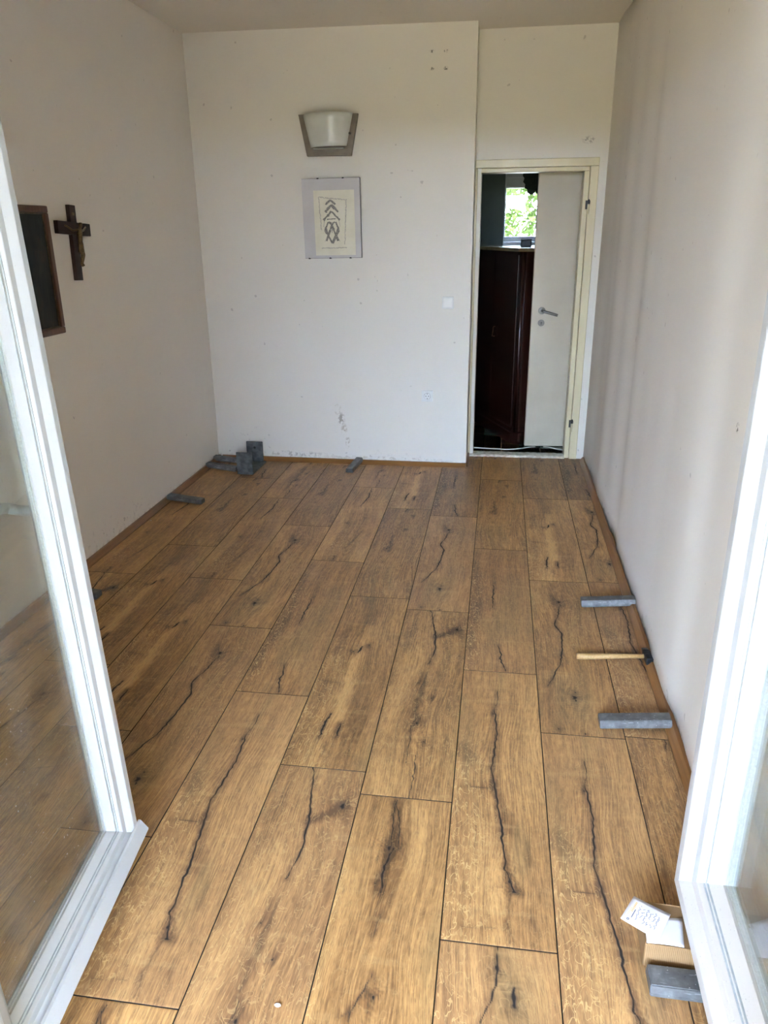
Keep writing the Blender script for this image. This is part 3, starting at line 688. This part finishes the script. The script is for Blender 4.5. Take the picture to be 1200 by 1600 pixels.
obj('rail', box(B(), (-.37, .02, .15), (.5, .045, .18), .003), 'dark', va)
# white cables by the threshold
def cable(pts, label):
    fine = []
    P_ = [Vector((a, b, .005)) for a, b in pts]
    for i in range(len(P_) - 1):
        p0, p1, p2, p3 = P_[max(i - 1, 0)], P_[i], P_[i + 1], P_[min(i + 2, len(P_) - 1)]
        for q in range(8):
            t_ = q / 8; fine.append(.5 * ((2 * p1) + (-p0 + p2) * t_ + (2 * p0 - 5 * p1 + 4 * p2 - p3) * t_ ** 2 + (-p0 + 3 * p1 - 3 * p2 + p3) * t_ ** 3))
    fine.append(P_[-1]); bm = B(); tube(bm, fine, .005, 8); tag(obj('cable', bm, 'cable', None, True), label, 'cable', 'white cables on the hall floor')
cable([(-.25, 5.87), (-.083, 5.868), (.083, 5.85), (.20, 5.845), (.29, 5.88), (.36, 5.93), (.41, 5.945)], 'white cable crossing the green tiles to the door bottom')
cable([(.47, 5.952), (.52, 5.94), (.584, 5.885), (.68, 5.875)], 'short white cable end beside the cream door jamb')

# garden behind the hall window
def leaves(n, cx, cy, cz, rx, ry, rz, size, fn=None):
    C_ = rng.standard_normal((n, 3)); C_ /= np.linalg.norm(C_, axis=1)[:, None]; C_ *= rng.random((n, 1)) ** .33
    clump = rng.uniform(-1, 1, (14, 3)); pick = clump[rng.integers(0, 14, n)]
    P_ = np.where(rng.random((n, 1)) < .6, pick * .75 + C_ * .35, C_) * np.array([rx, ry, rz]) + np.array([cx, cy, cz])
    d = rng.standard_normal((n, 3)); d /= np.linalg.norm(d, axis=1)[:, None]
    e = np.cross(d, rng.standard_normal((n, 3))); e /= np.linalg.norm(e, axis=1)[:, None] + 1e-9
    s = size * rng.uniform(.6, 1.3, (n, 1))
    V = np.stack([P_ - d * s, P_ + e * s * .45, P_ + d * s, P_ - e * s * .45], 1).reshape(-1, 3)
    return V, [(4 * i, 4 * i + 1, 4 * i + 2, 4 * i + 3) for i in range(n)]
def tree(name, loc, h, crown, n, mat, label, size=.07, trunk=.06, group='trees in the garden'):
    r = empty(name, loc); tag(r, label, 'tree', group)
    bm = B(); tube(bm, [(0, 0, -.02), (.05, .02, h * .35), (-.02, 0, h * .6), (.03, 0, h * .85)], [trunk, trunk * .8, trunk * .55, trunk * .2], 8); tk = obj('trunk', bm, 'bark', r, True)
    for k in range(7):
        a = k * 2.4; z = h * (.35 + .07 * k); bm = B()
        tube(bm, [(0, 0, z), (.4 * math.cos(a), .4 * math.sin(a), z + .35), (.8 * math.cos(a), .8 * math.sin(a), z + .9)], [trunk * .4, trunk * .25, trunk * .1], 6); obj('branch', bm, 'bark', tk, True)
    V, F_ = leaves(n, 0, 0, crown[3], *crown[:3], size); me = bpy.data.meshes.new('crown'); me.from_pydata(V.tolist(), [], F_); link('crown', me, mat, r)
    return r
tree('tree', (.05, 10.6, -.45), 4.2, (1.1, 1.0, 1.6, 3.0), 7000, 'leaf2', 'pale leafed tree with a forked trunk in the window centre', .06, .07)
tree('tree', (2.2, 13.6, -.45), 4.6, (1.6, 1.2, 2.2, 2.9), 12000, 'leaf1', 'bright green tree filling the upper right of the window', .07)
tree('tree', (-1.6, 17.2, -.45), 5.0, (1.8, 1.4, 2.4, 3.2), 14000, 'leaf1', 'taller green tree farther back beyond the window', .08)
tree('shrub', (1.75, 11.3, -.45), 2.2, (.75, .6, 1.0, 1.35), 5000, 'leaf1', 'dense bright green shrub low beside the window frame', .05, .03)

# added leafy hedge out of view behind the camera, hides the low sky
bm = B(); nx_, nz_ = 120, 14
def hp(u, v): return Vector((-14 + 28 * u, -9 - .5 * math.sin(PI * min(1, v * 1.2)) * 0 + .18 * math.sin(u * 171 + v * 19) * math.cos(v * 23 + u * 67), -.16 + 2.25 * v + .12 * math.sin(u * 90) * v))
g = [[bm.verts.new(hp(i / nx_, k / nz_)) for k in range(nz_ + 1)] for i in range(nx_ + 1)]
for i in range(nx_):
    for k in range(nz_): bm.faces.new((g[i][k], g[i + 1][k], g[i + 1][k + 1], g[i][k + 1]))
bk = [[bm.verts.new(g[i][k].co + Vector((0, -1.2, 0))) for k in (0, nz_)] for i in range(nx_ + 1)]
for i in range(nx_):
    bm.faces.new((bk[i][0], bk[i][1], bk[i + 1][1], bk[i + 1][0])); bm.faces.new((g[i][nz_], g[i + 1][nz_], bk[i + 1][1], bk[i][1]))
tag(obj('sky_screen', bm, 'leaf1', None, True), 'added green hedge across the terrace, behind the photographer', 'sky_screen')

# ================================================================== THINGS IN THE ROOM
# wall lamp
wl = empty('wall_lamp', (-1.06, YB, 2.09)); tag(wl, 'trapezoid bronze wall lamp with white opal glass shade above the drawing', 'lamp')
def rel(o, p): return Vector(p) - o.location
y0 = YB + .03
bm = B(); prism(bm, [(-1.254, 2.333), (-.863, 2.330), (-.913, 2.086), (-1.208, 2.088)], y0, y0 - .032, lambda a, b, h: rel(wl, (a, h, b))); obj('back_plate', bm, 'lampplate', wl)
bm = B(); nseg, nh = 24, 6; gr = []
for j in range(nh + 1):
    f = j / nh; zz = 2.137 + f * .190
    xl, xr = -1.178 - f * .044, -.940 + f * .044; dep = .060 + .045 * f
    row_o, row_i = [], []
    for i in range(nseg + 1):
        t_ = i / nseg; xx = xl + (xr - xl) * t_; yy = y0 - .034 - dep * math.sin(PI * t_) ** .6
        row_o.append(bm.verts.new(rel(wl, (xx, yy, zz + .006 * t_)))); row_i.append(bm.verts.new(rel(wl, (xx + (.5 - t_) * .006, yy + .005, zz + .006 * t_))))
    gr.append((row_o, row_i))
for j in range(nh):
    for s_ in (0, 1):
        for i in range(nseg): bm.faces.new((gr[j][s_][i], gr[j][s_][i + 1], gr[j + 1][s_][i + 1], gr[j + 1][s_][i]))
for j in (0, nh):
    for i in range(nseg): bm.faces.new((gr[j][0][i], gr[j][0][i + 1], gr[j][1][i + 1], gr[j][1][i]))
obj('shade', bm, 'lampglass', wl, True)
bm = B(); box(bm, rel(wl, (-1.160, y0 - .055, 2.126)), rel(wl, (-.955, y0 - .032, 2.133)), .003); obj('shade_tray', bm, 'lampglass', wl)
bm = B(); lathe(bm, [(.008, -.012), (.009, 0)], lambda x, y, h: rel(wl, (-.915 + x, y0 - .04 + h, 2.215 + y)), 12); obj('clip', bm, 'dark', wl)

# framed charcoal drawing (glass clip frame)
fd = empty('framed_drawing', (-1.055, YB + .024, 1.703), (0, math.radians(-.5), 0)); tag(fd, 'clip-framed charcoal drawing on cream paper with grey mount', 'picture')
obj('mount_board', box(B(), (-.195, -.030, -.249), (.195, -.018, .249), .001), 'mount', fd)
obj('sheet', box(B(), (-.118, -.0315, -.232), (.158, -.0298, .177)), 'sheet', fd)
obj('backing', box(B(), (-.197, -.019, -.251), (.197, 0, .251)), 'dark', fd)
def ribbon(bm, pts, w, y):
    for i in range(len(pts) - 1):
        (a, b), (c, d) = pts[i], pts[i + 1]; L = math.hypot(c - a, d - b) + 1e-9; nx_, nz_ = -(d - b) / L, (c - a) / L
        w0 = w * random.uniform(.5, 1.1); w1 = w * random.uniform(.5, 1.1)
        q = [(a + nx_ * w0, b + nz_ * w0), (a - nx_ * w0, b - nz_ * w0), (c - nx_ * w1, d - nz_ * w1), (c + nx_ * w1, d + nz_ * w1)]
        bm.faces.new([bm.verts.new((x_, y, z_)) for x_, z_ in q])
sh = [o for o in fd.children if o.name.startswith('sheet')][0]
bm = B()
def jig(p, q, n, amp): return [(p[0] + (q[0] - p[0]) * i / n + random.uniform(-amp, amp), p[1] + (q[1] - p[1]) * i / n + random.uniform(-amp, amp)) for i in range(n + 1)]
# pencil border
for p_, q_ in (((-.085, .135), (.108, .115)), ((.105, .118), (.085, -.16)), ((.098, -.185), (-.075, -.185)), ((-.082, .13), (-.072, -.07))):
    ribbon(bm, jig(p_, q_, 26, .0032), .0028, -.0322); ribbon(bm, jig(p_, q_, 20, .005), .0016, -.0322)
obj('drawn_border', bm, 'charcoal2', sh)
bm = B()
for (cx, cz, hw, dr, w) in ((-.005, .116, .034, .028, .008), (.002, .086, .044, .044, .010), (.0, .046, .056, .056, .008)):
    ribbon(bm, jig((cx, cz), (cx - hw, cz - dr), 6, .0015), w, -.0323); ribbon(bm, jig((cx, cz), (cx + hw, cz - dr), 6, .0015), w, -.0323)
ribbon(bm, jig((-.03, -.005), (.03, .0), 6, .002), .004, -.0323)
for s_ in (-1, 1):
    ribbon(bm, [(s_ * .026 + .002, -.02), (s_ * .042, -.06), (s_ * .030, -.10), (.0, -.155)], .008, -.0323)
    ribbon(bm, [(s_ * .022, -.02), (s_ * .004, -.03), (s_ * -.012, -.07), (s_ * -.040, -.14)], .008, -.0324)
    ribbon(bm, [(s_ * .044, -.05), (s_ * .050, -.075), (s_ * .040, -.095)], .004, -.0324)
obj('charcoal_strokes', bm, 'charcoal', sh)
bm = B()
for s_ in (-1, 1):
    ribbon(bm, [(s_ * .030, -.10), (s_ * .052, -.145)], .003, -.0322); ribbon(bm, [(s_ * .05, -.01), (s_ * .056, -.05)], .003, -.0322); ribbon(bm, [(s_ * .018, .075), (s_ * .035, .062)], .005, -.0322)
ribbon(bm, [(0, -.03), (0, -.09)], .006, -.0322)
o = obj('smudges', bm, 'charcoal2', sh); o['kind'] = 'stuff'
for x_, z_ in ((-.085, .25), (.085, .25), (-.165, -.25), (-.02, -.25), (.12, -.25)):
    obj('clip', box(B(), (x_ - .006, -.033, z_ - .004), (x_ + .006, -.012, z_ + .004), .001), 'dark', fd)

# dark framed painting on the left wall
fp = empty('framed_painting', (XL, 3.268, 1.465)); tag(fp, 'dark oil painting in a brown wooden frame beside the crucifix', 'picture')
hw, hh, fw = .205, .283, .030
for nm, lo, hi in (('frame', (0.002, -hw, hh - fw), (.026, hw, hh)), ('frame', (0.002, -hw, -hh), (.026, hw, -hh + fw)), ('frame', (0.002, hw - fw, -hh + fw), (.026, hw, hh - fw)), ('frame', (0.002, -hw, -hh + fw), (.026, -hw + fw, hh - fw))):
    obj(nm, box(B(), lo, hi, .005), 'frame_wood', fp)
obj('canvas', box(B(), (.004, -hw + .02, -hh + .02), (.013, hw - .02, hh - .02)), 'canvas', fp)
for lo, hi in (((.012, -hw + fw, hh - fw - .006), (.017, hw - fw, hh - fw)), ((.012, -hw + fw, -hh + fw), (.017, hw - fw, -hh + fw + .006)), ((.012, hw - fw - .006, -hh + fw), (.017, hw - fw, hh - fw))):
    obj('inner_slip', box(B(), lo, hi, .001), 'gilt', fp)

# crucifix
cx_ = empty('crucifix', (XL, 3.690, 1.64), (math.radians(-3.), 0, 0)); tag(cx_, 'dark wooden crucifix with bronze figure hanging on the wall', 'crucifix')
obj('upright', box(B(), (.002, -.028, -.23), (.022, .028, .118), .002), 'cross', cx_)
obj('crossbar', box(B(), (.003, -.150, -.018), (.024, .148, .040), .002), 'cross', cx_)
# corpus: one continuous skinned figure
V_ = {'pel': (.042, 0, -.062, .0125), 'tor': (.044, 0, -.030, .0125), 'che': (.046, 0, -.006, .0145), 'nek': (.048, .002, .012, .006), 'hd0': (.052, .005, .022, .0095), 'hd1': (.052, .006, .033, .0085),
      'shl': (.045, -.020, .004, .0065), 'ell': (.040, -.052, .000, .0048), 'wrl': (.034, -.088, .016, .0042), 'hal': (.030, -.103, .021, .0046),
      'shr': (.045, .020, .004, .0065), 'elr': (.040, .048, .004, .0048), 'wrr': (.034, .078, .018, .0042), 'har': (.030, .092, .023, .0046),
      'hpl': (.042, -.007, -.074, .0095), 'knl': (.050, -.005, -.112, .0078), 'anl': (.038, -.003, -.152, .0055), 'ftl': (.046, -.003, -.166, .0050),
      'hpr': (.042, .007, -.074, .0095), 'knr': (.052, .006, -.110, .0078), 'anr': (.040, .004, -.150, .0055), 'ftr': (.050, .003, -.163, .0050)}
E_ = ['pel-tor', 'tor-che', 'che-nek', 'nek-hd0', 'hd0-hd1', 'che-shl', 'shl-ell', 'ell-wrl', 'wrl-hal', 'che-shr', 'shr-elr', 'elr-wrr', 'wrr-har', 'pel-hpl', 'hpl-knl', 'knl-anl', 'anl-ftl', 'pel-hpr', 'hpr-knr', 'knr-anr', 'anr-ftr']
keys = list(V_); me = bpy.data.meshes.new('figure'); me.from_pydata([V_[k][:3] for k in keys], [tuple(keys.index(q) for q in e.split('-')) for e in E_], [])
fg = link('figure', me, 'bronze', cx_)
md = fg.modifiers.new('skin', 'SKIN'); me.skin_vertices[0].data[0].use_root = True
for i, k in enumerate(keys): me.skin_vertices[0].data[i].radius = (V_[k][3],) * 2
md.use_smooth_shade = True; fg.modifiers.new('sub', 'SUBSURF').levels = 2; fg.modifiers['sub'].render_levels = 2
bm = B(); lathe(bm, [(.0150, -.052), (.0165, -.062), (.0175, -.082), (.0185, -.098), (.0170, -.099)], lambda x, y, h: (.044 + x * .75, y, h), 18); obj('loincloth', bm, 'bronze', fg, True)
bm = B(); lathe(bm, [(.004, -.001), (.0085, .003), (.0105, .008), (.0100, .013), (.006, .0165)], lambda x, y, h: (.0505 + x, .006 + y, .022 + h), 14); obj('hair', bm, 'bronze', fg, True)
obj('title_plate', box(B(), (.021, -.012, .072), (.0235, .012, .084), .0005), 'bronze', cx_)

# light switch and socket
def yb(x, z): return YB + .018 - .030 * (x + 2.3) / 2.185 + (.087 * z / ZC) * (x + 2.3) / 2.185 * 1.0
def ybw(x, z):
    f = (x + 2.3) / 2.185; return (YB + .018) * (1 - f) + f * (YB - .012 + .087 * z / ZC)
sw = empty('light_switch', (-.268, ybw(-.268, 1.157), 1.157)); tag(sw, 'white square light switch near the door', 'switch')
obj('plate', box(B(), (-.040, -.009, -.040), (.040, .004, .040), .003), 'switch2', sw)
obj('plate_rim', box(B(), (-.030, -.011, -.030), (.030, -.006, .030), .001), 'switch', sw)
rk = B(); prism(rk, [(-.024, -.011), (.024, -.015), (.024, -.006), (-.024, -.006)], -.024, .024, lambda a, b, h: (h, b, a)); obj('rocker', rk, 'switch', sw)
so = empty('wall_socket', (-.402, ybw(-.402, .514), .514)); tag(so, 'white power socket low on the wall below the switch', 'socket')
obj('plate', box(B(), (-.040, -.009, -.040), (.040, .004, .040), .003), 'switch2', so)
bm = B(); lathe(bm, [(.0225, -.008), (.0225, -.0125), (.0200, -.0125), (.0195, -.0095), (.001, -.0093)], lambda x, y, h: (x, h, y), 28); rng_ = obj('socket_ring', bm, 'switch2', so); auto_smooth(rng_)
bm = B(); lathe(bm, [(.0228, -.0092), (.0250, -.0092)], lambda x, y, h: (x, h, y), 28)
for s_ in (-1, 1): 
    bm2 = B(); lathe(bm2, [(.0032, -.0105), (.0032, -.009)], lambda x, y, h: (s_ * .0095 + x, h, y), 12); obj('socket_hole', bm2, 'black', so)
    obj('earth_clip', box(B(), (-.0022, -.0125, s_ * .017 - .003), (.0022, -.0095, s_ * .017 + .003)), 'dark', so)
bm.free()
bm = B(); seg = 28
for k in range(seg):
    a0, a1 = 2 * PI * k / seg, 2 * PI * (k + 1) / seg
    bm.faces.new([bm.verts.new((r_ * math.cos(a), -.0092, r_ * math.sin(a))) for r_, a in ((.0225, a0), (.0238, a0), (.0238, a1), (.0225, a1))])
obj('shadow_gap', bm, 'dark', so)

# grey metal bars (weights holding the baseboards)
bar_bm = B(); L2, w2, h2 = .12, .0275, .031
prism(bar_bm, [(-w2, 0), (w2, 0), (w2, h2 * .35), (w2 * .86, h2), (-w2 * .86, h2), (-w2, h2 * .35)], -L2, L2, lambda a, b, h: (h, a, b))
bmesh.ops.bevel(bar_bm, geom=list(bar_bm.edges), offset=.0022, segments=2, affect='EDGES')
bmesh.ops.recalc_face_normals(bar_bm, faces=bar_bm.faces)
bar_me = bpy.data.meshes.new('bar'); bar_bm.to_mesh(bar_me); bar_bm.free(); bar_me.materials.append(M['ingot'])
def bar(x, y, ang, tilt, label, z=0):
    """centre x,y; ang about z of its long axis; tilt lifts the +x end"""
    o = bpy.data.objects.new('metal_bar', bar_me); col.objects.link(o)
    zz = z + abs(math.sin(tilt)) * L2 * (1 if tilt else 0) + .0005
    o.rotation_euler = (0, -tilt, ang); o.location = (x, y, zz); tag(o, label, 'bar', 'grey metal bars pressing on the baseboards'); return o
T = math.radians(4.6)
bar(.600, 1.331, math.radians(-.5), 0, 'grey metal bar on the floor in front of the cardboard box').scale = (1.0, 1.15, 1)
bar(.604, 2.322, math.radians(1.5), T, 'grey metal bar against the baseboard, between hammer and balcony door')
bar(.628, 3.236, math.radians(1.), T, 'grey metal bar against the baseboard, beyond the hammer')
bar(-.918, 5.235, math.radians(82), T, 'grey metal bar against the end wall below the drawing')
bar(-1.862, 4.375, math.radians(176), T, 'grey metal bar against the crucifix wall, alone on the floor')
bar(-1.872, 5.085, math.radians(172), T, 'grey metal bar in the corner touching the front plate of the bracket')
bar(-1.880, 5.275, math.radians(178), T, 'grey metal bar in the corner behind the other, nearest the end wall')
bar(-1.868, 3.03, math.radians(178), T, 'grey metal bar mostly hidden behind the open glazed leaf')

# U-shaped steel bracket in the corner
ub = empty('steel_bracket', (-1.665, 5.15, 0), (0, 0, math.radians(-1))); tag(ub, 'dark grey steel U bracket with two upright plates in the corner', 'bracket')
obj('base_plate', box(B(), (-.058, -.155, 0), (.058, .155, .012), .002), 'bracket', ub)
obj('upright_plate', box(B(), (-.058, -.158, .0), (.058, -.144, .162), .003), 'bracket', ub)
pb = obj('upright_plate', box(B(), (-.085, .140, .0), (.040, .155, .162), .003), 'bracket', ub)
bm = B(); lathe(bm, [(.009, .1385), (.009, .1395)], lambda x, y, h: (-.02 + x, h, .118 + y), 14); obj('bolt_hole', bm, 'black', pb)

# hammer
hm = empty('hammer', (.446, 2.752, 0), (0, 0, math.radians(2.3))); tag(hm, 'small hammer with pale wooden handle lying against the baseboard', 'hammer')
bm = B(); pts = [(0, 0, .012), (.03, 0, .0125), (.10, 0, .016), (.18, 0, .021), (.275, 0, .026)]
tube(bm, pts, [.0120, .0128, .0110, .0095, .0085], 14)
for v in bm.verts: v.co.y *= 1.12
obj('handle', bm, 'handle_wood', hm, True)
bm = B(); prism(bm, [(-.013, .010), (.013, .010), (.013, .038), (-.013, .038)], -.050, .022, lambda a, b, h: (.274 + a, h, b + .004))
prism(bm, [(.022, .010), (.060, .022), (.060, .026), (.022, .038)], -.0115, .0115, lambda a, b, h: (.274 + h, a, b + .004))
bmesh.ops.bevel(bm, geom=list(bm.edges), offset=.002, segments=2, affect='EDGES'); obj('head', bm, 'iron', hm)

# cardboard box with papers
cb = empty('cardboard_box', (.545, 1.44, 0), (0, 0, math.radians(-1.5))); tag(cb, 'low corrugated cardboard box with papers on it under the glazed leaf', 'box')
hwx, hwy, hb_ = .066, .062, .068; tk_ = .004
obj('base', box(B(), (-hwx, -hwy, 0), (hwx, hwy, tk_)), 'card', cb)
for nm, lo, hi in (('side', (-hwx, -hwy, 0), (hwx, -hwy + tk_, hb_)), ('side', (-hwx, hwy - tk_, 0), (hwx, hwy, hb_)), ('side', (-hwx, -hwy + tk_, 0), (-hwx + tk_, hwy - tk_, hb_)), ('side', (hwx - tk_, -hwy + tk_, 0), (hwx, hwy - tk_, hb_))):
    obj(nm, box(B(), lo, hi, .0015, 1), 'card', cb)
obj('lid_flap', box(B(), (-hwx + .003, -hwy + .003, hb_ - .004), (hwx - .003, hwy - .003, hb_ - .001)), 'card', cb)
def sheet(name, pts, z, label, sag, cat='paper'):
    bm = B(); n = 8; P_ = [Vector((*q, 0)) for q in pts]; g = []
    for i in range(n + 1):
        r_ = []
        for j in range(n + 1):
            u, v = i / n, j / n; p_ = (P_[0] * (1 - u) + P_[3] * u) * (1 - v) + (P_[1] * (1 - u) + P_[2] * u) * v
            r_.append(bm.verts.new((p_.x, p_.y, z + sag(u, v))))
        g.append(r_)
    for i in range(n):
        for j in range(n): bm.faces.new((g[i][j], g[i + 1][j], g[i + 1][j + 1], g[i][j + 1]))
    o = obj(name, bm, 'paper', None, True); s_ = o.modifiers.new('thick', 'SOLIDIFY'); s_.thickness = .0006; s_.offset = 1; tag(o, label, cat); return o
sheet('paper_sheet', [(.486, 1.455), (.480, 1.382), (.563, 1.380), (.575, 1.462)], hb_ + .0008, 'blank white sheet lying on the cardboard box under the note', lambda u, v: .002 * math.sin(u * 3) * v)
NP = [(.469, 1.504), (.427, 1.434), (.506, 1.388), (.549, 1.464)]
nsag = lambda u, v: .004 + .004 * (1 - u) * (1 - u) + .001 * math.sin(v * 4)
note = sheet('note', NP, hb_ + .003, 'white handwritten note with orange logo on the cardboard box', nsag, 'note')
def npt(u, v):
    P_ = [Vector((*q, 0)) for q in NP]; p_ = (P_[0] * (1 - u) + P_[3] * u) * (1 - v) + (P_[1] * (1 - u) + P_[2] * u) * v
    return (p_.x, p_.y, hb_ + .003 + nsag(u, v) + .0011)
def strokes(name, lines, w, mat):
    bm = B()
    for ln in lines:
        for (a, b), (c, d) in zip(ln, ln[1:]):
            L = math.hypot(c - a, d - b) + 1e-9; nx_, ny_ = -(d - b) / L * w, (c - a) / L * w
            bm.faces.new([bm.verts.new(npt(*q)) for q in ((a + nx_, b + ny_), (a - nx_, b - ny_), (c - nx_, d - ny_), (c + nx_, d + ny_))])
    obj(name, bm, mat, note)
rs = random.Random(3); hw_ = []
for r_ in range(6):
    u = .30 + r_ * .10; v = .22; ln = []
    while v < .80:
        ln.append((u + rs.uniform(-.035, .035), v)); v += rs.uniform(.012, .035)
        if rs.random() < .12: hw_.append(ln); ln = []; v += .03
    if len(ln) > 1: hw_.append(ln)
strokes('handwriting', [l_ for l_ in hw_ if len(l_) > 1], .0065, 'ink')
strokes('logo', [[(.15, .18 + .06 * i), (.15, .215 + .06 * i)] for i in range(7)], .026, 'orange')
strokes('logo', [[(.10, .45 + .06 * i), (.10, .48 + .06 * i)] for i in range(5)], .022, 'yellow')
strokes('logo', [[(.21, .45), (.21, .78)], [(.13, .86), (.17, .84), (.18, .90), (.14, .92), (.13, .86)]], .012, 'ink')

# little plaster chip on the floor
bm = B(); bmesh.ops.create_icosphere(bm, subdivisions=2, radius=.006)
for v in bm.verts: v.co = Vector((v.co.x * 1.2 + random.uniform(-.001, .001), v.co.y * .9, v.co.z * .45 + .0027))
o = obj('plaster_chip', bm, 'chip'); o.location = (-.347, 1.165, 0); tag(o, 'tiny white plaster chip on the floor planks', 'chip')
bm = B(); bmesh.ops.create_icosphere(bm, subdivisions=1, radius=.005)
for v in bm.verts: v.co = Vector((v.co.x * 1.3, v.co.y, v.co.z * .5 + .0025))
o = obj('plaster_chip', bm, 'chip'); o.location = (-1.945, 4.03, 0); tag(o, 'tiny white plaster chip by the crucifix wall baseboard', 'chip')
